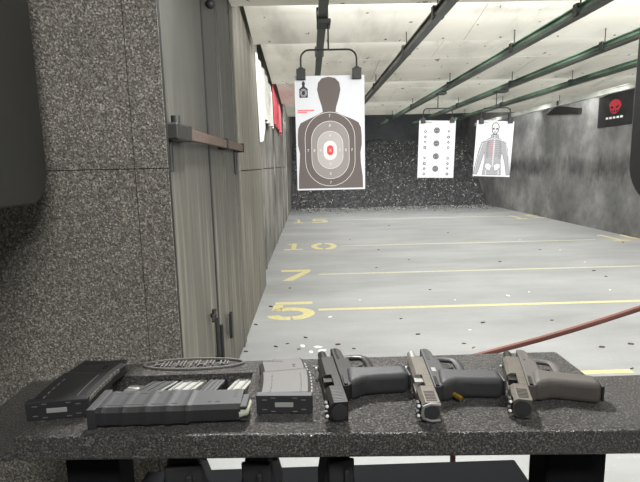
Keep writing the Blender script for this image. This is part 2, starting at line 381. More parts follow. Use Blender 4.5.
# ------------------------------------------------------------------ steel double door on the left
YG = on_x(211, 180, XN).y       # the gap
YE = on_x(236, 180, XN).y       # far jamb
YH = 1.35
t = thing('door_1', 'dark grey steel double door barred shut on the left wall', 'door', (XN, YG, 0)); t['kind'] = 'structure'
bm = B(); box(bm, -.03, .0, YH-YG, -.03, .01, 2.84); obj('door_leaf', bm, MATS['door_steel'], t, bevel=.003)
bm = B(); box(bm, -.03, .0, .009, .42, .01, 2.84); box(bm, -.03, .005, .42, YE-YG-.02, .01, 2.84); box(bm, -.03, .012, .46, .50, .01, 2.84); obj('door_leaf', bm, MATS['door_steel'], t, bevel=.003)
bm = B(); box(bm, -.035, .014, YE-YG-.02, YE-YG+.10, 0, 2.84); obj('door_frame', bm, MATS['door_steel'], t, bevel=.004)
bm = B(); box(bm, -.03, .003, -.03, .008, .01, 2.84); obj('gap_shade_strip', bm, M_blackout, t)  # black strip put in for the shade of the gap between the leaves
def hinge(y, z, l=.16):
    bm = B(); tube(bm, [(.012, y, z), (.012, y, z+l)], .014, 10); box(bm, 0, .006, y-.03, y+.03, z, z+l); obj('hinge', bm, M_dark, t, smooth=True)
p = on_x(173, 172, XN+.02); hinge(p.y-YG, p.z, .14)
p = on_x(238, 174, XN+.03); hinge(min(p.y-YG, YE-YG+.06), p.z, .2)
p = on_x(208, 3, XN+.02)
bm = B(); bmesh.ops.create_uvsphere(bm, u_segments=12, v_segments=8, radius=.03, matrix=Matrix.Translation((.03, p.y-YG+.02, p.z))); obj('knob', bm, M_blackout, t, smooth=True)
# foot bolts
for a, b, px in ((325, 378, 221.5), (318, 380, 216.5)):
    p0 = on_x(px, a, XN+.02); p1 = on_x(px, b, XN+.02)
    bm = B(); tube(bm, [(.02, p0.y-YG, p0.z), (.02, p0.y-YG, max(.03, p1.z-.35))], .011, 8); box(bm, 0, .014, p0.y-YG-.025, p0.y-YG+.025, p1.z+.03, p1.z+.1)
    obj('foot_bolt', bm, M_dark, t, smooth=True)
p = on_x(214.5, 314, XN+.03); bm = B()
for k in range(4):
    a = k*PI/2+.5; tube(bm, [(.03, p.y-YG-.03, p.z), (.035, p.y-YG-.03+.05*math.cos(a), p.z+.05*math.sin(a))], [.011, .007], 6)
bmesh.ops.create_uvsphere(bm, u_segments=10, v_segments=6, radius=.02, matrix=Matrix.Translation((.03, p.y-YG-.03, p.z))); obj('star_knob', bm, M_dark, t, smooth=True)
p = on_x(230, 325, XN+.02); bm = B(); box(bm, .018, .04, p.y-YG-.03, p.y-YG+.03, p.z-.09, p.z+.09); obj('pull_plate', bm, M_dark, t, bevel=.003)
# scribble on the far leaf
p = on_x(230.5, 24, XN+.02); bm = B(); rs = random.Random(5); pts = [(.0315, p.y-YG, p.z+.02)]
for i in range(16): pts.append((.0315, p.y-YG+rs.uniform(-.04, .05), p.z+.02+.02*i+rs.uniform(-.012, .012)))
bm = B()
for k in range(len(pts)-1):
    a, b = Vector(pts[k]), Vector(pts[k+1]); tube(bm, [(.0065, a.y, a.z), (.0065, b.y, b.z)], .007, 5)
obj('scribble', bm, M_blackout, t)
# the locking bar across the door: a thing of its own, resting in brackets
p0 = on_x(181, 131, XN+.055); p1 = on_x(243.5, 149, XN+.055)
zb = (p0.z+p1.z)/2
tb = thing('locking_bar', 'brown steel locking bar lying across the grey double door', 'locking bar', (XN, p0.y, zb))
Lb = p1.y-p0.y
bm = B(); box(bm, .03, .06, .05, Lb, -.027, .027); obj('bar', bm, M_brown, tb, bevel=.004)
bm = B(); box(bm, .0, .07, -.1, .10, -.036, .036); obj('lock_box', bm, M_dark, tb, bevel=.008)
bm = B(); bmesh.ops.create_cone(bm, cap_ends=True, segments=12, radius1=.02, radius2=.02, depth=.04, matrix=Matrix.Translation((.04, -.02, .05))); obj('lock_bolt', bm, M_dark, tb, smooth=True)
for yy in (.13, Lb*.58, Lb-.06):
    bm = B(); box(bm, .0, .03, yy-.02, yy+.02, -.036, .036); box(bm, .061, .068, yy-.02, yy+.02, -.036, .036); box(bm, .0, .068, yy-.02, yy+.02, -.036, -.028); box(bm, .0, .068, yy-.02, yy+.02, .028, .036)
    obj('bracket', bm, M_dark, tb, bevel=.003)

# seams and posts on the left plywood wall
for i, yy in enumerate((7.2, 9.6, 12.0, 14.4)):
    bm = B(); box(bm, XL, XL+.016, yy-.06, yy+.06, 0, 2.8)
    tag(obj('wall_post', bm, MATS['weathered_plywood']), ['grey timber post on left wall between the white and pink banners', 'grey timber post on left wall just past the pink banner', 'grey timber post on left wall, third going downrange', 'grey timber post on left wall nearest the berm'][i], 'post')
bm = B(); z_ = on_x(258, 169, XL).z
box(bm, XL, XL+.004, 6.25, 17.2, z_-.006, z_+.006); struct('trim_2', bm, M_dark)
bm = B(); box(bm, XN, XN+.003, 4.35, 6.1, z_-.004, z_+.004); struct('trim_3', bm, M_dark)

# hanging banners on the left wall
def banner(name, label, cols, X, m, extra=None):
    bm = B(); T_, B_, T2, B2 = [], [], [], []
    N = 24; xs = [c[0] for c in cols]
    for i in range(N+1):
        px = xs[0]+(xs[-1]-xs[0])*i/N
        for k in range(len(cols)-1):
            if cols[k][0] <= px <= cols[k+1][0]+1e-6:
                s = (px-cols[k][0])/(cols[k+1][0]-cols[k][0]); a = cols[k][1]+(cols[k+1][1]-cols[k][1])*s; b = cols[k][2]+(cols[k+1][2]-cols[k][2])*s; break
        pa = on_x(px, a, X); pb = on_x(px, b, X); w = .018*math.sin(i*1.3)
        if pb.y < 0: pb = pa.copy(); pb.z -= .1
        y = pa.y; d = on_x(px, b, X)
        T_.append(bm.verts.new((X+w, y, pa.z))); B_.append(bm.verts.new((X+w*1.6+.015, y, H+(pb.z-H)*y/pb.y)))
        T2.append(bm.verts.new((X+w-.004, y, pa.z))); B2.append(bm.verts.new((X+w*1.6+.011, y, H+(pb.z-H)*y/pb.y)))
    for i in range(N):
        bm.faces.new((T_[i], T_[i+1], B_[i+1], B_[i])); bm.faces.new((T2[i+1], T2[i], B2[i], B2[i+1]))
        bm.faces.new((T_[i+1], T_[i], T2[i], T2[i+1])); bm.faces.new((B_[i], B_[i+1], B2[i+1], B2[i]))
    bm.faces.new((T_[0], B_[0], B2[0], T2[0])); bm.faces.new((B_[-1], T_[-1], T2[-1], B2[-1]))
    return tag(obj(name, bm, m, smooth=True), label, 'banner')
XBn = XL+.09
banner('banner', 'white banner drooping on left wall, nearest the grey door', [(255.3, 52, 142), (258.8, 60, 141), (260, 63, 117), (265, 74, 123), (272, 92, 128.5)], XBn,
       mat('white_banner_cloth', (226, 224, 218), .8, noise=.12, nscale=9))
banner('banner', 'pink and red banner drooping on left wall beyond the white one', [(272.2, 82, 124), (275, 92, 127), (277.5, 101, 130), (280.2, 109, 135)], XL+.045,
       mat('pink_banner_cloth', (214, 92, 104), .8, noise=.22, nscale=6))

# poster on the right wall
pa = on_x(599.5, 94, XR-.012); pb = on_x(634, 94, XR-.012); pt = on_x(599.5, 95, XR-.012); pq = on_x(599.5, 128, XR-.012)
ya, yb = sorted((pa.y, pb.y)); z1, z0 = pt.z, pq.z
t = thing('poster', 'black poster with red mask emblem high on the right wall', 'poster', (XR-.006, (ya+yb)/2, (z0+z1)/2))
hw, hh = (yb-ya)/2, (z1-z0)/2
bm = B(); box(bm, -.006, .004, -hw, hw, -hh, hh); obj('board', bm, mat('poster_black', (38, 38, 40), .5, noise=.3, nscale=6), t)
bm = B(); prism(bm, [(.36*hw*math.cos(a)*(1 if math.sin(a) > 0 else .8), .12*hh+.42*hh*math.sin(a)) for a in [2*PI*i/20 for i in range(20)]], -.009, -.006, 'x'); obj('emblem', bm, mat('emblem_red', (190, 48, 62), .5), t)
bm = B()
for s in (-1, 1): prism(bm, [(s*.06*hw, .1*hh), (s*.22*hw, .2*hh), (s*.24*hw, .1*hh), (s*.1*hw, .0)], -.0105, -.009, 'x')
for k in (-.14, 0, .14): prism(bm, [(k*hw-.02, -.2*hh), (k*hw+.02, -.2*hh), (k*hw+.02, -.08*hh), (k*hw-.02, -.08*hh)], -.0105, -.009, 'x')
obj('emblem_slots', bm, M_blackout, t)
bm = B()
for k in range(5):
    c = (k-2)*.21*hw; prism(bm, [(c-.07*hw, -.56*hh), (c+.07*hw, -.56*hh), (c+.07*hw, -.44*hh), (c-.07*hw, -.44*hh)], -.009, -.006, 'x')
obj('lettering', bm, M_white, t)

# steel gusset on the right wall
for (a, b, c, lab) in (((549, 115), (560, 106), (582, 108), 'dark steel gusset plate at the top of the right wall'),):
    P = [on_x(q[0], q[1], XR-.001) for q in (a, b, c)]
    bm = B(); pr = [(P[0].y, P[0].z), (P[1].y, P[1].z), (P[2].y, P[2].z), (P[2].y, P[2].z-.12)]
    prism(bm, pr, XR-.09, XR-.001, 'x'); tag(obj('gusset_plate', bm, M_dark), lab, 'bracket')

# ------------------------------------------------------------------ overhead target rails
DZ = 1.15
RX = [.124, 1.035, 2.17, 3.13, 4.06, 5.26]
M_railc = mat('rail_channel_dark', (58, 62, 56), .4, .4, noise=.4, nscale=3)
rl = ['grey overhead target rail above the large dark silhouette target', 'grey overhead target rail second from the left wall', 'green streaked overhead rail carrying the target of printed dots',
      'green streaked overhead rail carrying the skeleton target', 'green streaked overhead rail second from the right wall', 'silver overhead rail nearest the right wall']
rmt = ['rail_grey', 'rail_grey', 'rail_green', 'rail_green', 'rail_green', 'rail_silver']
for i, X in enumerate(RX):
    zr = H+DZ; Y0, Y1 = 1.5, 15.5
    t = thing('target_rail', rl[i], 'rail', (X, Y0, zr), group='overhead target rails'); L = Y1-Y0
    bm = B(); box(bm, -.01, .01, 0, L, -.025, .04); box(bm, -.032, .032, 0, L, .04, .05); box(bm, -.018, .018, 0, L, .005, .015); obj('rail_web', bm, MATS[rmt[i]], t)
    bm = B(); box(bm, -.034, .034, 0, L, -.035, -.025); box(bm, -.034, -.028, 0, L, -.025, -.005); box(bm, .028, .034, 0, L, -.025, -.005); obj('lower_channel', bm, MATS['rail_silver'] if i == 5 else M_railc, t)
    for q, yy in enumerate((.9, 2.5, 3.75, 6.1, 8.8, 11.3)):
        Yw = Y0+yy; top = H+BC
        for (b0, b1) in BAFF:
            if b0 <= Yw <= b1: top = H+BN+(BC-BN)*(Yw-b0)/(b1-b0)
        bm = B(); tube(bm, [(0, yy, .05), (0, yy, top-zr+.002)], .006, 6); obj('hanger_rod', bm, M_dark, t)
        bm = B(); box(bm, -.04, .04, yy-.03, yy+.03, .051, .062); box(bm, -.046, -.036, yy-.03, yy+.03, -.03, .062); box(bm, .036, .046, yy-.03, yy+.03, -.03, .062); obj('rail_clamp', bm, M_dark, t)

# ------------------------------------------------------------------ targets
def text_into(bm, s, size, cx, cz, y, mi):
    cu = bpy.data.curves.new('glyphs', 'FONT'); cu.body = s; cu.size = size; cu.align_x = 'CENTER'; cu.align_y = 'CENTER'; cu.resolution_u = 2
    ob = bpy.data.objects.new('glyphs', cu); C.objects.link(ob)
    dg = bpy.context.evaluated_depsgraph_get(); me = bpy.data.meshes.new_from_object(ob.evaluated_get(dg))
    vs = [bm.verts.new((v.co.x+cx, y, v.co.y+cz)) for v in me.vertices]
    for p in me.polygons:
        try: bm.faces.new([vs[i] for i in p.vertices]).material_index = mi
        except ValueError: pass
    bpy.data.objects.remove(ob); bpy.data.curves.remove(cu); bpy.data.meshes.remove(me)
class Sheet:
    def __init__(s, w, h, mats): s.w, s.h, s.bm, s.mats, s.k = w, h, B(), mats, 0; box(s.bm, -w/2, w/2, 0, .003, -h, 0)
    def P(s, u, v, lay): return ((u-.5)*s.w, -.0004-.0004*lay, -v*s.h)
    def poly(s, pts, mi, lay): s.bm.faces.new([s.bm.verts.new(s.P(u, v, lay)) for u, v in pts]).material_index = mi
    def strip(s, pts, wd, mi, lay, closed=False):
        n = len(pts)
        for i in range(n if closed else n-1):
            a, b = Vector(pts[i]), Vector(pts[(i+1) % n]); a3 = Vector(((a.x)*s.w, a.y*s.h)); b3 = Vector((b.x*s.w, b.y*s.h))
            d = (b3-a3)
            if d.length < 1e-6: continue
            nn = Vector((-d.y, d.x)).normalized()*wd/2
            q = [a3+nn, b3+nn, b3-nn, a3-nn]
            s.bm.faces.new([s.bm.verts.new((p.x-s.w/2, -.0004-.0004*lay, -p.y)) for p in q]).material_index = mi
    def text(s, t, size, u, v, mi, lay): x, y, z = s.P(u, v, lay); text_into(s.bm, t, size, x, z, y, mi)
def stad(cu, u0, u1, v0, v1, asp, n=14):
    # vertical stadium; asp = w/h of the sheet
    r = (u1-u0)/2; rv = r*asp; pts = []
    rv = min(rv, (v1-v0)/2)
    c = (u0+u1)/2
    for i in range(n+1): a = PI*i/n; pts.append((c+r*math.cos(a), v0+rv-rv*math.sin(a)))
    for i in range(n+1): a = PI+PI*i/n; pts.append((c+r*math.cos(a), v1-rv-rv*math.sin(a)))
    return pts
def place_sheet(sh, name, label, TL, TR, BL, Y, rot=0, cat='target'):
    a = on_y(*TL, Y); b = on_y(*TR, Y)
    t = tag(obj(name, sh.bm, sh.mats), label, cat)
    t.location = ((a.x+b.x)/2, Y, (a.z+b.z)/2); t.rotation_euler = (0, math.radians(rot), 0)
    return t
Y1_ = 4.0
a = on_y(294.3, 75.5, Y1_); b = on_y(364.3, 75.5, Y1_); c = on_y(293.5, 190, Y1_)
w = b.x-a.x; h = a.z-c.z; asp = w/h
sh = Sheet(w, h, [M_paper, mat('ink_silhouette', (88, 80, 78), .85), mat('ink_grey', (128, 122, 119), .85), mat('ink_mid', (158, 153, 150), .85), mat('ink_light', (198, 196, 194), .85),
                  mat('ink_red', (224, 60, 58), .8), mat('ink_line', (205, 198, 192), .8), mat('ink_black', (44, 44, 48), .85), mat('ink_faint', (190, 190, 194), .85)])
sil = [(.395, .31), (.385, .27), (.345, .19), (.32, .12), (.335, .06), (.39, .022), (.485, .010), (.58, .022), (.64, .06), (.655, .12), (.63, .19), (.59, .27), (.58, .31),
       (.70, .345), (.83, .378), (.91, .405), (.945, .45), (.955, .52), (.955, .60), (.935, .67), (.94, .76), (.965, .88), (.97, .985), (.02, .985), (.025, .88), (.04, .76), (.05, .67), (.025, .60), (.025, .52), (.035, .45), (.07, .405), (.16, .378), (.28, .345)]
sh.poly(sil, 1, 1)
sh.strip(stad(0, .13, .855, .312, .965, asp), .0035, 6, 2, True)
sh.poly(stad(0, .222, .77, .39, .90, asp), 2, 2); sh.strip(stad(0, .222, .77, .39, .90, asp), .0035, 6, 3, True)
sh.poly(stad(0, .31, .68, .478, .81, asp), 3, 4); sh.strip(stad(0, .31, .68, .478, .81, asp), .003, 6, 5, True)
sh.poly(stad(0, .395, .588, .562, .733, asp), 4, 6); sh.poly(stad(0, .445, .54, .602, .69, asp), 5, 7)
sh.text('X', .035, .492, .647, 0, 8)
for uu, ch in ((.17, '7'), (.262, '8'), (.352, '9'), (.63, '9'), (.72, '8'), (.81, '7')): sh.text(ch, .032, uu, .647, 0, 8)
for vv, ch in ((.345, '7'), (.43, '8'), (.52, '9'), (.77, '9'), (.855, '8'), (.935, '7')): sh.text(ch, .032, .492, vv, 0, 8)
# small printed key figure top left, score box top right, red caption
sh.strip([(.06, .05), (.19, .05), (.19, .22), (.06, .22)], .0015, 8, 1, True)
sh.poly([(.065, .185), (.065, .11), (.10, .095), (.108, .085), (.10, .06), (.125, .042), (.15, .06), (.142, .085), (.15, .095), (.185, .11), (.185, .185)], 7, 2)
for r_ in (.045, .03): sh.strip([(.125+r_*math.cos(2*PI*i/12), .145+r_*.75*math.sin(2*PI*i/12)) for i in range(12)], .003, 0, 3, True)
for k in range(6): sh.strip([(.80, .05+k*.027), (.97, .05+k*.027)], .0015, 8, 1)
sh.strip([(.80, .045), (.97, .045), (.97, .19), (.80, .19)], .0015, 8, 1, True)
for r in range(2):
    for k in range(14 - 6*r): sh.poly([(.035+k*.017, .288+r*.018), (.048+k*.017, .288+r*.018), (.048+k*.017, .302+r*.016), (.035+k*.017, .302+r*.016)], 5, 1)
for k in range(3): sh.strip([(.06, .245+k*.009), (.17, .245+k*.009)], .001, 8, 1)
place_sheet(sh, 'paper_target', 'large dark silhouette paper target with red centre and scoring rings', (294.3, 75.5), (364.3, 75.5), None, Y1_)
def carrier(label, X, Y, xl, xr, ytop, yclip, rr):
    a = on_y(xl, yclip, Y); b = on_y(xr, yclip, Y); tz = on_y((xl+xr)/2, ytop, Y).z; zr = H+DZ
    zc = (a.z+b.z)/2
    t = thing('target_carrier', label, 'target hanger', (X, Y, zr), group='target hangers on the rails')
    ox = (a.x+b.x)/2-X; hw = (b.x-a.x)/2; R = min(.07, hw*.35); zt = tz-zr; zb = zc-zr
    Yo = -.012
    pts = [(ox-hw, Yo, zb)]+[(ox-hw+R+x_, Yo, zt-R+z_) for x_, z_ in arc(0, 0, R, 180, 90, 6)]+[(ox+hw-R+x_, Yo, zt-R+z_) for x_, z_ in arc(0, 0, R, 90, 0, 6)]+[(ox+hw, Yo, zb)]
    bm = B(); tube(bm, pts, rr, 8); obj('hanger_frame', bm, M_dark, t, smooth=True)
    bm = B(); tube(bm, [(ox, Yo, zt), (ox, Yo, -.045)], rr*.9, 8); obj('stem', bm, M_dark, t, smooth=True)
    bm = B(); box(bm, min(-.045, ox-.02), max(.045, ox+.02), -.09, .09, -.07, -.037)
    obj('trolley', bm, M_dark, t, bevel=.004)
    for s in (-1, 1):
        bm = B(); box(bm, ox+s*hw-.036, ox+s*hw+.036, Yo-.028, Yo+.004, zb-.05, zb+.035); box(bm, ox+s*hw-.02, ox+s*hw+.02, Yo-.024, Yo+.03, zb+.0, zb+.045); obj('clip', bm, M_blackout, t, bevel=.004)
    return t
carrier('black arched wire hanger clipping the large silhouette target', RX[0], Y1_, 301, 356.5, 50, 73.5, .0075)
# target 2 : dots and small shapes
Y2_, Y3_ = on_y(0, 0, 1).y*8.0, 8.0
def sheet_dims(TL, TR, BL, Y):
    a, b, c = on_y(*TL, Y), on_y(*TR, Y), on_y(*BL, Y); return (b-a).length, (a-c).length
w, h = sheet_dims((419.3, 121.2), (456, 120), (416.6, 178.4), 8.0)
inks = [M_paper, mat('ink_dots', (74, 74, 78), .85), mat('ink_small', (70, 70, 74), .85), mat('ink_ring', (140, 140, 142), .85)]
sh = Sheet(w, h, inks); asp = w/h
def circ(u, v, r, n=20): return [(u+r*math.cos(2*PI*i/n), v+r*asp*math.sin(2*PI*i/n)) for i in range(n)]
for k, v in enumerate((.17, .395, .62, .84)):
    sh.poly(circ(.49, v, .082), 1, 1); sh.strip(circ(.49, v, .052), .006, 3, 2, True); sh.strip([(.45, v), (.53, v)], .008, 3, 2)
def glyph(kind, u, v):
    r = .036
    if kind == 'c': sh.poly(circ(u, v, r), 2, 1); sh.poly(circ(u, v, r*.5), 0, 2)
    if kind == 'd': sh.poly([(u-r*1.2, v), (u, v+r*asp*1.2), (u+r*1.2, v), (u, v-r*asp*1.2)], 2, 1); sh.poly(circ(u, v, r*.4), 0, 2)
    if kind == 't': sh.poly([(u-r*1.1, v-r*asp), (u, v+r*asp), (u+r*1.1, v-r*asp)], 2, 1); sh.poly(circ(u, v-r*.3, r*.3), 0, 2)
    if kind == 's': sh.poly([(u-r, v-r*asp), (u-r, v+r*asp), (u+r, v+r*asp), (u+r, v-r*asp)], 2, 1); sh.poly(circ(u, v, r*.45), 0, 2)
for u, ks, v0 in ((.18, 'cdts', .19), (.82, 'tsdc', .19), (.18, 'tsdc', .655), (.82, 'cdts', .655)):
    for i, kk in enumerate(ks): glyph(kk, u, v0+i*.092)
for k in range(12): sh.poly([(.06+k*.024, .022), (.078+k*.024, .022), (.078+k*.024, .036), (.06+k*.024, .036)], 2, 1)
place_sheet(sh, 'paper_target', 'white paper target printed with four dark dots and small shapes', (419.3, 121), (456, 120.2), None, 8.0, 1.6)
carrier('wire hanger clipping the paper target of four dots', RX[2], 8.0, 423, 452, 108.5, 120, .009)
# target 3 : anatomical figure
w, h = sheet_dims((477, 121.2), (514.5, 120.6), (472.5, 176.8), 7.9)
sh = Sheet(w, h, [M_paper, mat('ink_flesh', (138, 138, 141), .85), mat('ink_bone_line', (66, 66, 70), .85), mat('ink_bone', (178, 178, 181), .85), mat('ink_vein', (186, 110, 114), .85)]); asp = w/h
body = [(.42, .24), (.40, .30), (.28, .345), (.17, .39), (.12, .50), (.075, .66), (.03, .84), (.0, .96), (.10, .97), (.15, .86), (.2, .72), (.25, .58), (.27, .56), (.29, .70), (.27, .82), (.25, .97), (.75, .97), (.73, .82), (.71, .70), (.73, .56),
        (.76, .60), (.83, .74), (.87, .86), (.90, .97), (.995, .96), (.97, .84), (.92, .66), (.88, .50), (.83, .39), (.72, .345), (.62, .30), (.60, .24)]
def onsheet(p): return [(min(.995, max(.005, u)), min(.985, v)) for u, v in p]
sh.poly(onsheet(body), 1, 1); sh.strip(onsheet(body), .006, 2, 2, True)
head = [(.51+.105*math.cos(2*PI*i/20)*(1 if math.sin(2*PI*i/20) < 0 else .85), .135+.105*math.sin(2*PI*i/20)) for i in range(20)]
sh.poly(head, 3, 2); sh.strip(head, .012, 2, 3, True)
for s in (-1, 1):
    sh.poly(circ(.51+s*.045, .14, .027), 2, 3)
    sh.strip([(.51+s*.02, .20), (.51+s*.03, .30)], .008, 2, 3)
    sh.strip([(.51+s*.03, .315), (.51+s*.30, .36)], .010, 3, 3); sh.strip([(.51+s*.32, .40), (.51+s*.40, .62)], .014, 3, 3); sh.strip([(.51+s*.41, .64), (.51+s*.46, .86)], .010, 3, 3)
    sh.strip([(.51+s*.335, .42), (.51+s*.41, .62)], .004, 2, 4); sh.strip([(.51+s*.395, .64), (.51+s*.44, .86)], .004, 2, 4); sh.strip([(.51+s*.43, .64), (.51+s*.475, .86)], .004, 2, 4)
    for k in range(9):
        v = .35+k*.035; wd = .21-.006*abs(k-4)
        sh.strip([(.51+s*.03, v), (.51+s*wd*.6, v-.008), (.51+s*wd, v+.024), (.51+s*wd*.75, v+.045)], .0045, 2, 3)
    hip = [(.51+s*.02, .80), (.51+s*.10, .755), (.51+s*.20, .765), (.51+s*.215, .83), (.51+s*.15, .88), (.51+s*.06, .90)]
    sh.poly(hip, 3, 3); sh.strip(hip, .005, 2, 4, True); sh.strip([(.51+s*.17, .88), (.51+s*.17, .97)], .014, 3, 3)
sh.strip([(.48, .19), (.54, .19)], .006, 2, 3); sh.strip([(.51, .155), (.51, .17)], .006, 2, 3)
for k in range(17): v = .25+k*.034; sh.poly([(.49, v), (.53, v), (.53, v+.024), (.49, v+.024)], 3, 4)
for k in range(6): sh.strip([(.44-.012*k, .36+.045*k), (.40+.01*k, .39+.045*k)], .006, 4, 5)
sh.strip([(.46, .32), (.47, .45), (.45, .60), (.47, .72)], .005, 4, 5); sh.strip([(.40, .42), (.38, .55)], .005, 4, 5)
for k in range(12): sh.poly([(.05+k*.022, .02), (.066+k*.022, .02), (.066+k*.022, .034), (.05+k*.022, .034)], 2, 1)
place_sheet(sh, 'paper_target', 'white paper target printed with a grey human skeleton figure', (477, 121.2), (514.5, 120.6), None, 7.9, 3.0)
carrier('wire hanger clipping the paper skeleton target', RX[3], 7.9, 481, 510, 108, 120.5, .009)

# ------------------------------------------------------------------ stall dividers
def divider(label, X0, X1, Y0, Y1, zb, inner):
    R = .05; pts = [(Y0, H+BC), (Y1, H+BC)]+[(Y1-R+x_, zb+R+z_) for x_, z_ in arc(0, 0, R, 0, -90, 8)]+[(Y0, zb)]
    bm = B(); prism(bm, pts, X0, X1, 'x')
    o = tag(obj('stall_divider', bm, M_divider, bevel=.003), label, 'divider'); return o
YD = .75
xl = on_y(45, 150, YD).x
divider('dark rounded stall divider panel hanging at the left edge', xl-.028, xl, .10, YD, H-.047, 1)
xq = on_y(629.5, 150, YD).x; zq = on_y(640, 196, .70).z
R = .06
bm = B(); pts = [(-.05, H+BC), (YD, H+BC)]+[(YD-R+x_, zq+R-.01+z_) for x_, z_ in arc(0, 0, R, 0, -90, 8)]+[(-.05, zq-.01)]
prism(bm, pts, xq, xq+.028, 'x'); tag(obj('stall_divider', bm, mat('divider_black', (32, 32, 31), .5), bevel=.003), 'black rounded stall divider panel hanging at the right edge', 'divider')

# ------------------------------------------------------------------ the bench
ZB = H-.29
X0b, X1b = on_z(8, 441, ZB).x, on_z(561, 354.5, ZB).x
Yf = on_z(320, 434.5, ZB).y; YfL = on_z(10, 437.5, ZB).y; YfR = on_z(600, 431.5, ZB).y; Yk = on_z(330, 357.5, ZB).y
r0 = on_z(118, 373.5, ZB); r1 = on_z(253, 372.5, ZB)
rx0, rx1 = r0.x, r1.x; ry1 = r1.y; ry0 = on_z(200, 411, ZB).y
bench = thing('shooting_bench', 'black speckled shooting bench holding the pistols and magazines', 'bench', ((X0b+X1b)/2, (Yf+Yk)/2, 0))
ox, oy = bench.location.x, bench.location.y
TH = .030; RD = .026
bm = B()
xs_ = [X0b-ox, rx0-ox, rx1-ox, X1b-ox]; ys_ = [Yf-oy, ry0-oy, ry1-oy, Yk-oy]
def fy(x, j): return ys_[j] if j else YfL-oy+(YfR-YfL)*(x+ox-X0b)/(X1b-X0b)
top = [[bm.verts.new((x, fy(x, j), ZB)) for x in xs_] for j in range(4)]
bot = {}
for i, j in ((0, 0), (3, 0), (3, 3), (0, 3)): bot[(i, j)] = bm.verts.new((xs_[i], fy(xs_[i], j), ZB-TH))
for j in range(3):
    for i in range(3):
        if (i, j) != (1, 1): bm.faces.new((top[j][i], top[j][i+1], top[j+1][i+1], top[j+1][i]))
hole = [top[1][1], top[1][2], top[2][2], top[2][1]]; lowr = [bm.verts.new((v.co.x, v.co.y, ZB-RD)) for v in hole]
for i in range(4): bm.faces.new((hole[i], lowr[i], lowr[(i+1) % 4], hole[(i+1) % 4]))
bm.faces.new(lowr)
bm.faces.new([top[0][3], top[0][2], top[0][1], top[0][0], bot[(0, 0)], bot[(3, 0)]])
bm.faces.new([top[3][0], top[3][1], top[3][2], top[3][3], bot[(3, 3)], bot[(0, 3)]])
bm.faces.new([top[0][0], top[1][0], top[2][0], top[3][0], bot[(0, 3)], bot[(0, 0)]])
bm.faces.new([top[3][3], top[2][3], top[1][3], top[0][3], bot[(3, 0)], bot[(3, 3)]])
bm.faces.new([bot[(0, 0)], bot[(0, 3)], bot[(3, 3)], bot[(3, 0)]])
bmesh.ops.recalc_face_normals(bm, faces=bm.faces)
hs = set(hole)
ed = [e_ for e_ in bm.edges if len(e_.link_faces) == 2 and e_.calc_face_angle(0) > .5 and not any(v in lowr for v in e_.verts) and not all(v in hs for v in e_.verts)]
bmesh.ops.bevel(bm, geom=ed, offset=.0055, segments=3, affect='EDGES', profile=.6)
obj('bench_top', bm, MATS['bench_coating'], bench, smooth=True, angle=50)
for s, xa, xb, yk in ((-1, -.415, X0b+.003, on_z(20, 381, ZB-.012).y), (1, X1b-.003, xq+.03, on_z(610, 375, ZB-.012).y)):
    bm = B(); box(bm, xa-ox, xb-ox, Yf-oy+.004, yk-oy, ZB-.012-.012, ZB-.012); obj('side_ledge', bm, MATS['bench_coating'], bench, bevel=.003)
for px0, px1 in ((66, 119), (546, 606)):
    a = on_y(px0, 475, .56).x; b = on_y(px1, 475, .56).x
    bm = B(); box(bm, a-ox, b-ox, .56-oy, .61-oy, 0, ZB-TH+.002); obj('leg', bm, M_shelf, bench, bevel=.004)
zsf = on_y(330, 465, .69).z
a = on_y(119, 470, .585).x; b = on_y(546, 470, .585).x
bm = B(); box(bm, a-ox-.004, b-ox+.004, .44-oy, .69-oy, zsf-.02, zsf); obj('lower_shelf', bm, M_shelf, bench, bevel=.003)
# moulded oval emblem
e0 = on_z(194, 364.6, ZB); ea = on_z(243, 364.6, ZB).x-e0.x; eb = (on_z(194, 359.8, ZB).y-on_z(194, 370, ZB).y)/2
bm = B(); tube(bm, [(e0.x-ox+ea*math.cos(2*PI*i/48), e0.y-oy+eb*math.sin(2*PI*i/48), ZB+.001) for i in range(48)], .0022, 6, closed=True)
rs = random.Random(2)
for k in range(11):
    u = -.8+k*.16; hgt = eb*.55*math.sqrt(max(.1, 1-u*u))
    cx = e0.x-ox+u*ea*.9; cy = e0.y-oy
    box(bm, cx-.0035, cx-.0015, cy-hgt, cy+hgt, ZB-.001, ZB+.003)
    if k % 3 == 0: box(bm, cx-.002, cx+.004, cy-hgt*.4-.0012, cy-hgt*.4+.0012, ZB-.001, ZB+.003)
    if k % 2: box(bm, cx+.0025, cx+.0045, cy-hgt*rs.uniform(.2, 1), cy+hgt, ZB-.001, ZB+.003)
obj('oval_emblem', bm, mat('emblem_coating', (84, 80, 77), .45, bump=.5, bscale=500), bench, smooth=True)

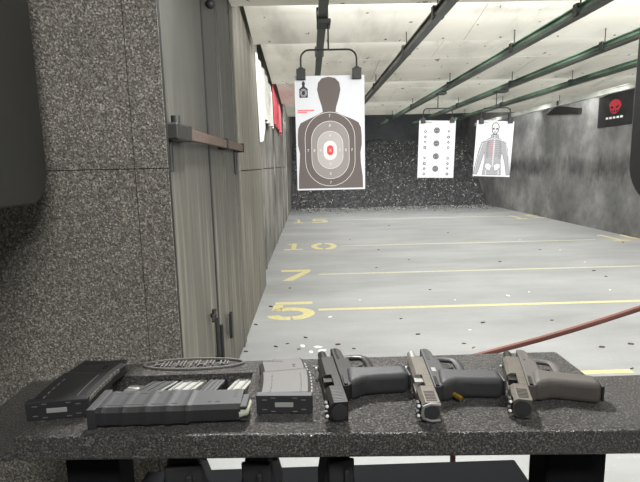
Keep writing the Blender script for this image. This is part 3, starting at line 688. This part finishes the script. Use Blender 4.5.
# ------------------------------------------------------------------ rifle magazines
def magazine(label, M, L, Wd, T, curve, m, mplate, ribs, slots=False, tip=False, group='rifle magazines on the bench'):
    t = thing('rifle_magazine', label, 'magazine', M=M, group=group)
    N = 48; rings = []; bm = B()
    def cen(x): return curve*((x/L)**2)
    def sect(x, w, th):
        c = cen(x); ch = .0045; hw = w/2; sl = 2*curve*x/(L*L)
        pts = [(-hw+ch, 0), (hw-ch, 0), (hw, ch), (hw, th-ch), (hw-ch, th), (-hw+ch, th), (-hw, th-ch), (-hw, ch)]
        return [bm.verts.new((x-sl*p[0], c+p[0], p[1]+(T-th)/2)) for p in pts]
    xs_ = [.010+(L-.010)*i/N for i in range(N+1)]
    for x in xs_:
        s = x/L; k = 0
        if any(abs(s-r) < .014 for r in ribs): k = .0007
        taper = 1.0 if s < .66 else .93
        rings.append(sect(x, Wd*taper+k*2, T*.94+k*2 if s < .66 else T*.88))
    for a_, b_ in zip(rings, rings[1:]):
        for k in range(8): bm.faces.new((a_[k], a_[(k+1) % 8], b_[(k+1) % 8], b_[k]))
    bm.faces.new(rings[0][::-1]); bm.faces.new(rings[-1]); body_bm = bm
    fb = B(); box(fb, 0, .010, -Wd/2-.001, Wd/2+.001, .0004, T-.0006)
    for yy, zz in ((-.36, .25), (-.36, .75), (.36, .25), (.36, .75), (-.2, .15), (.2, .15), (-.2, .85), (.2, .85)):
        box(fb, -.0012, .001, Wd*yy-.003, Wd*yy+.003, T*zz-.0008, T*zz+.0008, 1)
    pl = obj('floor_plate', fb, [mplate, mat('plate_rib_grey', (84, 85, 86), .45)], t, bevel=.0065, seg=4)
    bm = B(); box(bm, -.0008, .001, -Wd*.17, Wd*.17, T*.38, T*.62); obj('plate_latch', bm, mat('latch_grey', (150, 152, 148), .5), pl, bevel=.0005)
    # curved spine groove lines on the upper side
    bm = body_bm
    for off in (-.30, .27):
        pts = [(x, cen(x)+Wd*off, T*.973) for x in [L*(.08+.5*i/10) for i in range(11)]]
        for i in range(0, 10, 2 if off > 0 else 1): tube(bm, [pts[i], pts[i+1]], .0007, 5, mi=1)
    obj('body', bm, [m, mat('grip_line_grey', (100, 98, 95), .5)], t, smooth=True, angle=25)
    if slots:
        for sd in (slots,):
            bm = B()
            for i in range(11):
                x = L*(.10+.075*i); c = cen(x); sl = 2*curve*x/(L*L); a_ = math.atan(sl)
                m4 = Matrix.Translation((x-sl*sd*Wd/2, c+sd*Wd*(.497 if x < L*.66 else .463), T*.72)) @ Matrix.Rotation(a_, 4, 'Z')
                box(bm, -L*.026, L*.026, -.0012, .0012, -.0022, .0022, M=m4)
            obj('side_rib', bm, mat('side_rib_grey', (112, 110, 104), .45), t)
    # catch slot, feed lips and top round
    bm = B(); box(bm, L*.83, L*.86, cen(L*.84)-Wd*.26, cen(L*.84)-Wd*.18, T*.90, T*.955); box(bm, L*.78, L*.80, cen(L*.8)-Wd*.25, cen(L*.8)-Wd*.19, T*.90, T*.955); box(bm, L*.935, L*.965, cen(L)-Wd*.05, cen(L)+Wd*.38, T*.9, T*.945)
    obj('catch_slot', bm, M_blackout, t)
    bm = B(); c = cen(L)
    box(bm, L-.001, L+.008, c-Wd*.45, c+Wd*.2, T*.10, T*.26); box(bm, L-.001, L+.008, c-Wd*.45, c+Wd*.2, T*.70, T*.86); obj('feed_lips', bm, m, t, bevel=.0015)
    if tip:
        bm = B(); tube(bm, [(L-.002, c-Wd*.42, T*.48), (L+.005, c-Wd*.36, T*.48), (L+.006, c+Wd*.1, T*.48), (L+.002, c+Wd*.35, T*.48)], [.0045, .0047, .0045, .001], 10)
        obj('follower', bm, mat('follower_pale', (176, 178, 160), .5), t, smooth=True)
    return t
def M_at(loc, heading, tiltx=0, tilty=0): return Matrix.Translation(loc) @ Matrix.Rotation(math.radians(heading), 4, 'Z') @ Matrix.Rotation(math.radians(tiltx), 4, 'X') @ Matrix.Rotation(math.radians(tilty), 4, 'Y')
TZ = .024
# A: far left, floor plate to the viewer
al, ar, af, ag = on_z(30, 399, ZB+TZ), on_z(82, 402, ZB+TZ), on_z(121, 361.5, ZB+TZ), on_z(77, 362.5, ZB+TZ)
pc = (al+ar)/2; fc = (af+ag)/2; d = fc-pc
magazine('black curved rifle magazine at the left end of bench', M_at((pc.x, pc.y, ZB), math.degrees(math.atan2(d.y, d.x))+7), d.length+.004, (ar-al).length*1.0, TZ, -.018, M_magb, M_black, (), slots=-1)
# C: middle
cl, cr_, cf, cg = on_z(257.5, 393.5, ZB+TZ), on_z(310.5, 397, ZB+TZ), on_z(306, 358.5, ZB+TZ), on_z(263, 359, ZB+TZ)
pc = (cl+cr_)/2; fc = (cf+cg)/2; d = fc-pc
magazine('short brownish grey rifle magazine beside the leftmost pistol', M_at((pc.x, pc.y, ZB), math.degrees(math.atan2(d.y, d.x))-6), d.length, (cr_-cl).length*1.0, TZ, .016, M_magc, M_greyp, (), slots=-1)
# B: lying lengthwise in front of the tray
bl = on_z(88, 430, ZB); br = on_z(245, 426.5, ZB); bt = on_z(100, 401, ZB+TZ)
d = br-bl; hd = math.degrees(math.atan2(d.y, d.x)); wB = .048
nrm = Vector((-d.y, d.x, 0)).normalized()
pc = bl+nrm*wB/2
magazine('long black ribbed rifle magazine lying sideways along bench front', M_at((pc.x, pc.y, ZB), hd), d.length-.006, wB, TZ+.001, .003, M_magb, M_greyp, (.10, .24, .38, .52, .655), tip=True)

# ------------------------------------------------------------------ things lying in the bench tray
ZT = ZB-RD
def ammo_stack(label, pxs, py, wid, n, m, head, name='ammunition_box'):
    p = on_z(pxs, py, ZT+.015)
    t = thing(name, label, 'ammunition box', (p.x, p.y, ZT), math.radians(head))
    bm = B(); box(bm, -wid/2, wid/2, -.03, .03, 0, .017); obj('carton', bm, m, t, bevel=.0012)
    bm = B()
    for k in range(n): box(bm, -wid/2+wid*(k+.35)/n, -wid/2+wid*(k+.6)/n, -.0302, .0302, .0165, .0182)
    obj('printed_band', bm, mat('band_grey', (120, 120, 118), .6), t)
def small_mag(label, pxs, py, head, wid=.03, brass=False, ln=.075):
    p = on_z(pxs, py, ZT+.016)
    t = thing('pistol_magazine', label, 'magazine', (p.x, p.y, ZT), math.radians(head), group='pistol magazines in the tray')
    bm = B(); box(bm, -wid/2, wid/2, -ln/2, ln/2, 0, .019); obj('body', bm, M_black, t, bevel=.003)
    bm = B()
    for k in (-.3, 0, .3): box(bm, wid*k-.001, wid*k+.001, -ln*.48, ln*.48, .0185, .0198)
    obj('rib', bm, mat('mag_rib', (78, 78, 76), .4, .3), t)
    bm = B(); box(bm, -wid/2-.002, wid/2+.002, -ln/2-.006, -ln/2, 0, .021); obj('floor_plate', bm, M_black, t, bevel=.002)
    if brass:
        bm = B(); tube(bm, [(-wid*.35, ln/2+.001, .018), (-wid*.05, ln/2+.001, .0195), (wid*.2, ln/2+.001, .02), (wid*.42, ln/2+.001, .0212)], [.0048, .0048, .0046, .0015], 10)
        obj('top_round', bm, M_brass, t, smooth=True)
mw = mat('carton_white', (150, 148, 142), .7); 
small_mag('black pistol magazine at the left of tray', 160, 386, -28, .036)
ammo_stack('white ammunition box lying in the middle of the tray', 185, 388, .034, 3, mw, -22)
small_mag('black pistol magazine in the tray with a brass round showing', 213, 386, -14, .024, True, .07)
ammo_stack('small white ammunition box in right corner of the tray', 238, 388, .024, 2, mw, -16)
p = on_z(134, 389, ZT+.01)
t = tag(obj('crumpled_wrapper', (lambda b_: (bmesh.ops.create_icosphere(b_, subdivisions=2, radius=.013, matrix=Matrix.Diagonal((1.3, 1, .6, 1))), [setattr(v_, 'co', v_.co*random.uniform(.75, 1.15)) for v_ in b_.verts], b_)[-1])(B()), mat('wrapper_grey', (150, 150, 146), .5)),
        'crumpled grey wrapper in the left corner of tray', 'wrapper'); t.location = (p.x, p.y, ZT+.0075)

# ------------------------------------------------------------------ pistols
def pistol(label, rear, muz, roll, ms, mf, mb, mplate, sc, grip_m=None, marks=None, bell=False):
    """local: x forward, z top, y left; lies on its left side, muzzle downrange"""
    a = on_z(*rear, ZB+.014); b = on_z(*muz, ZB+.014); d = (b-a)
    L = .205*sc; fx = d.normalized(); up = Vector((0, 0, 1)); zt = up.cross(fx) # top of the pistol points left
    yl = -up
    R3 = Matrix((fx, yl, zt)).transposed()
    org = a+fx*(.18*sc); org.z = ZB+.0155*sc
    Mx = Matrix.Translation(org) @ R3.to_4x4() @ Matrix.Rotation(math.radians(roll), 4, 'X') @ Matrix.Diagonal((sc*.9, sc, sc, 1))
    t = thing('pistol', label, 'pistol', M=Mx, group='pistols on the bench')
    bm = B(); prism(bm, [(0, -.001), (0, -.013), (-.012, -.017), (-.042, -.018), (-.050, -.024), (-.09, -.026), (-.135, -.02), (-.150, -.010), (-.150, -.001)], -.0115, .0115)
    prism(bm, [(-.002, -.006), (-.002, -.010), (-.05, -.010), (-.05, -.006)], -.0128, .0128)
    fr = obj('frame', bm, mf, t, bevel=.0022, seg=3)
    bm = B(); prism(bm, [(-.088, -.014), (-.130, -.010), (-.147, -.010), (-.142, -.022), (-.132, -.036), (-.132, -.055), (-.133, -.075), (-.134, -.098), (-.098, -.099), (-.096, -.080), (-.094, -.060), (-.093, -.040), (-.090, -.024)], -.0155, .0155)
    obj('grip', bm, grip_m or mf, t, bevel=.010, seg=4, smooth=True, angle=60)
    bm = B(); prism(bm, [(-.102, -.0985), (-.130, -.098), (-.130, -.102), (-.102, -.102)], -.0115, .0115); obj('magazine_base', bm, M_black, t, bevel=.002)
    bm = B(); tube(bm, [(-.022, -.0, -.014), (-.020, 0, -.032), (-.022, 0, -.046), (-.030, 0, -.053), (-.055, 0, -.054), (-.078, 0, -.052), (-.094, 0, -.044)], .0042, 10, sx=1.6)
    obj('trigger_guard', bm, mf, t, smooth=True)
    bm = B(); tube(bm, [(-.060, 0, -.016), (-.063, 0, -.028), (-.060, 0, -.036), (-.055, 0, -.043)], [.0035, .003, .0028, .002], 8); obj('trigger', bm, M_black, t, smooth=True)
    bm = B(); sx0, sx1 = -.203, -.040
    w_ = .0128
    prof = [(-w_, .0), (w_, .0), (w_, .018), (w_-.004, .0235), (-w_+.004, .0235), (-w_, .018)]
    prism(bm, [(p_[0], p_[1]) for p_ in prof], sx0, -.150, 'x')
    prism(bm, [(-w_, .0), (w_, .0), (w_, .018), (w_-.004, .0235), (.0, .0235), (.0, .011), (-w_, .011)], -.150, -.112, 'x')   # ejection port opening
    prism(bm, prof, -.112, sx1, 'x')
    for k in range(7):
        for s in (-1, 1): box(bm, -.197+k*.0045, -.195+k*.0045, s*w_-.0004, s*w_+.0004, .003, .017, 1)
    obj('slide', bm, [ms, M_bsteel if ms is not M_bsteel else M_black], t, bevel=.0012)
    bm = B(); prism(bm, [(w_*.85*math.cos(q)*(1), .0115+.0105*math.sin(q)) for q in [2*PI*i/16 for i in range(16)]], sx0-.0018, sx0+.001, 'x'); obj('slide_plate', bm, M_black, t)
    if mplate is not None:
        bm = B(); pts = [(sx0-.001, -w_*.8, .0), (sx0-.001, -w_*.88, .012), (sx0-.001, -w_*.6, .021), (sx0-.001, 0, .0225), (sx0-.001, w_*.6, .021), (sx0-.001, w_*.88, .012), (sx0-.001, w_*.8, .0)]
        tube(bm, pts, .0022, 8); obj('slide_end_rim', bm, mplate, t, smooth=True)
    bm = B(); tube(bm, [(-.128, 0, .0125), (-.006, 0, .0125), (.003, 0, .0125)], [.0072, .0072, .0068], 16); box(bm, -.128, -.112, -.0085, .0085, .004, .0225); obj('barrel', bm, mb, t, smooth=True, angle=30)
    bm = B(); tube(bm, [(.0032, 0, .0125), (.0036, 0, .0125)], .0048, 14); obj('muzzle_bore', bm, M_blackout, t)
    bm = B(); tube(bm, [(-.12, 0, .0028), (-.03, 0, .0028)], .0035, 8); obj('recoil_rod', bm, M_bsteel, t, smooth=True)
    bm = B(); box(bm, sx0+.004, sx0+.012, -.0105, -.0025, .0232, .029); box(bm, sx0+.004, sx0+.012, .0025, .0105, .0232, .029); box(bm, sx0+.004, sx0+.012, -.0105, .0105, .0232, .0255); rsi = obj('rear_sight', bm, M_black, t)
    bm = B()
    for s in (-1, 1): bmesh.ops.create_uvsphere(bm, u_segments=10, v_segments=6, radius=.0024, matrix=Matrix.Translation((sx0+.0036, s*.0065, .0265)))
    obj('sight_dots', bm, M_white, rsi, smooth=True)
    bm = B(); box(bm, sx1-.014, sx1-.008, -.002, .002, .0232, .029); fs = obj('front_sight', bm, M_black, t)
    bm = B(); bmesh.ops.create_uvsphere(bm, u_segments=10, v_segments=6, radius=.0022, matrix=Matrix.Translation((sx1-.0142, 0, .0268))); obj('sight_dot', bm, M_white, fs, smooth=True)
    bm = B(); prism(bm, [(-.118, -.004), (-.148, -.003), (-.150, -.008), (-.120, -.008)], -.0138, -.0114); obj('slide_stop', bm, M_bsteel, t, bevel=.0006)
    if marks == 'white':
        bm = B(); box(bm, -.098, -.083, -.0122, -.0112, -.012, -.006); obj('serial_plate', bm, M_silver, t)
        bm = B(); tube(bm, [(-.136, .006, -.03), (-.146, .008, -.038)], .0035, 8); obj('backstrap_pin', bm, M_brass, t, smooth=True)
    return t
pistol('dark pistol with charcoal grip, leftmost of the three, slide locked back', (348, 410), (329, 353), 0, M_bsteel, M_bsteel, M_bsteel, None, .90, grip_m=M_greyp)
pistol('pistol with taupe slide and silver rear rim, middle of the three', (440, 411), (419, 355), 0, M_taupe, M_black, M_silver, M_silver, .89, grip_m=M_greyp, marks='white')
pistol('taupe and black pistol at the right, nearest the side ledge', (532, 408), (517, 361), 0, M_taupe, M_taupp, M_bsteel, None, .86)

# ------------------------------------------------------------------ red cord behind the bench
c0 = on_y(455, 362, .80); c1 = on_y(650, 305, .80)
t = thing('red_cord', 'dull red cord stretched behind the bench towards the right divider', 'cord', c0)
bm = B(); e1 = Vector((xq+.014, .80, on_y(640, 309, .8).z))
tube(bm, [Vector((0, 0, -.3)), Vector((0, 0, -.05)), Vector((.004, 0, -.01)), Vector((.02, 0, .006))]+[Vector((.02, 0, .006)).lerp(c1-c0, k/10)+Vector((0, 0, -.004*math.sin(PI*k/10))) for k in range(1, 11)], .0052, 8)
obj('cord', bm, mat('red_cord', (128, 84, 76), .8, bump=.4, bscale=600), t, smooth=True)
bm = B(); e_ = c1-c0; box(bm, e_.x-.01, e_.x+.03, -.01, .01, e_.z-.012, e_.z+.02); obj('cord_clip', bm, M_dark, t, bevel=.002)

# ------------------------------------------------------------------ gear on the lower shelf
def pouch(label, px, wd, ht, rz, Yp=.56):
    x = on_y(px, 470, Yp).x
    t = thing('gear_pouch', label, 'pouch', (x, Yp, zsf), math.radians(rz), group='black pouches on the shelf under the bench')
    bm = B(); prism(bm, [(-wd/2, 0), (wd/2, 0), (wd/2*1.05, ht*.6), (wd*.3, ht*.93), (-wd*.34, ht*.93), (-wd/2*1.05, ht*.6)], -.02, .02); obj('body', bm, M_nylon, t, bevel=.007, seg=3, smooth=True)
    bm = B(); prism(bm, [(-wd*.4, ht*.55), (wd*.4, ht*.55), (wd*.42, ht*.88), (-wd*.42, ht*.88)], -.026, -.02); obj('flap', bm, M_black, t, bevel=.003)
    bm = B(); tube(bm, [(-wd*.35, -.005, ht*.85), (-wd*.3, -.008, ht*1.02), (wd*.1, -.006, ht*1.08), (wd*.38, 0, ht*.98), (wd*.42, .005, ht*.8)], .006, 8, sx=.4); obj('strap', bm, M_black, t, smooth=True)
    bm = B(); box(bm, wd*.05, wd*.2, -.032, -.026, ht*.6, ht*.8); obj('buckle', bm, M_black, t, bevel=.002)
gap = ZB-TH-zsf
pouch('black nylon pouch under bench, leftmost of three', 187, .055, gap*.85, 6)
pouch('small black nylon pouch under bench, middle of three', 262, .045, gap*.85, -10)
pouch('black nylon pouch under bench, right of the three', 336, .04, gap*.85, 14)

# ------------------------------------------------------------------ spent casings and scraps on the floor
bm = B(); tube(bm, [(-.016, 0, .006), (-.0145, 0, .006), (-.0135, 0, .006), (-.0125, 0, .006), (.004, 0, .006), (.012, 0, .006), (.016, 0, .006)], [.006, .006, .005, .006, .0058, .0048, .0042], 10)
me0 = obj('spent_casing', bm, M_tarn, smooth=True); 
cas = [(290, 288.4), (271, 307), (256, 325), (401, 319), (418, 334.7), (305.6, 338), (378.4, 250), (376.5, 268), (409, 260), (389, 226), (448, 233), (594, 271), (606, 276.6), (483, 323), (552, 320.6), (464, 344), (602, 347.5), (631, 344.5),
       (632, 369), (246, 352), (276, 347), (287.5, 344), (299, 349.5), (338, 345), (354, 349), (623, 242.5), (244, 347), (500, 262), (540, 250), (350, 240), (430, 290)]
rc = random.Random(9)
lab_c = 'small dark spent casing lying on the pale range floor'
for i, (x, y) in enumerate(cas):
    o = me0 if i == 0 else me0.copy()
    if i: C.objects.link(o)
    p = on_z(x, y, 0); o.location = (p.x, p.y, 0); o.rotation_euler = (0, 0, rc.uniform(-.6, .6)); s = rc.uniform(.8, 1.25); o.scale = (s*1.15, s, s)
    tag(o, lab_c, 'casing', 'spent casings scattered on the floor')
o = me0.copy(); o.data = me0.data.copy(); o.data.materials[0] = M_brass; C.objects.link(o); p = on_z(473.6, 348, 0); o.location = (p.x, p.y, 0); o.rotation_euler = (0, 0, .7); o.name = 'spent_casing'
tag(o, 'shiny brass spent casing on floor behind the middle pistol', 'casing', 'brass casing')
bm = B(); prism(bm, [(-.03, -.012), (.01, -.02), (.034, .0), (.012, .018), (-.022, .012)], 0, .003, 'z'); sc0 = obj('paper_scrap', bm, mat('scrap_white', (236, 234, 228), .8))
for i, (x, y, k) in enumerate([(302.5, 346, 1.1), (318, 347, 1.2), (322, 350.5, 1.2), (311, 352, .9), (508, 295.6, .9), (330, 317, .8), (529, 292, .6), (360, 300, .5), (470, 330, .5), (560, 250, .7), (520, 240, .6), (585, 262, .6), (610, 290, .6), (455, 300, .5)]):
    o = sc0 if i == 0 else sc0.copy()
    if i: C.objects.link(o)
    p = on_z(x, y, 0); o.location = (p.x, p.y, 0); o.rotation_euler = (0, 0, rc.uniform(0, 3)); o.scale = (k, k, 1)
    tag(o, 'tiny white paper scrap lying on the pale range floor', 'paper scrap', 'paper scraps scattered on the floor')
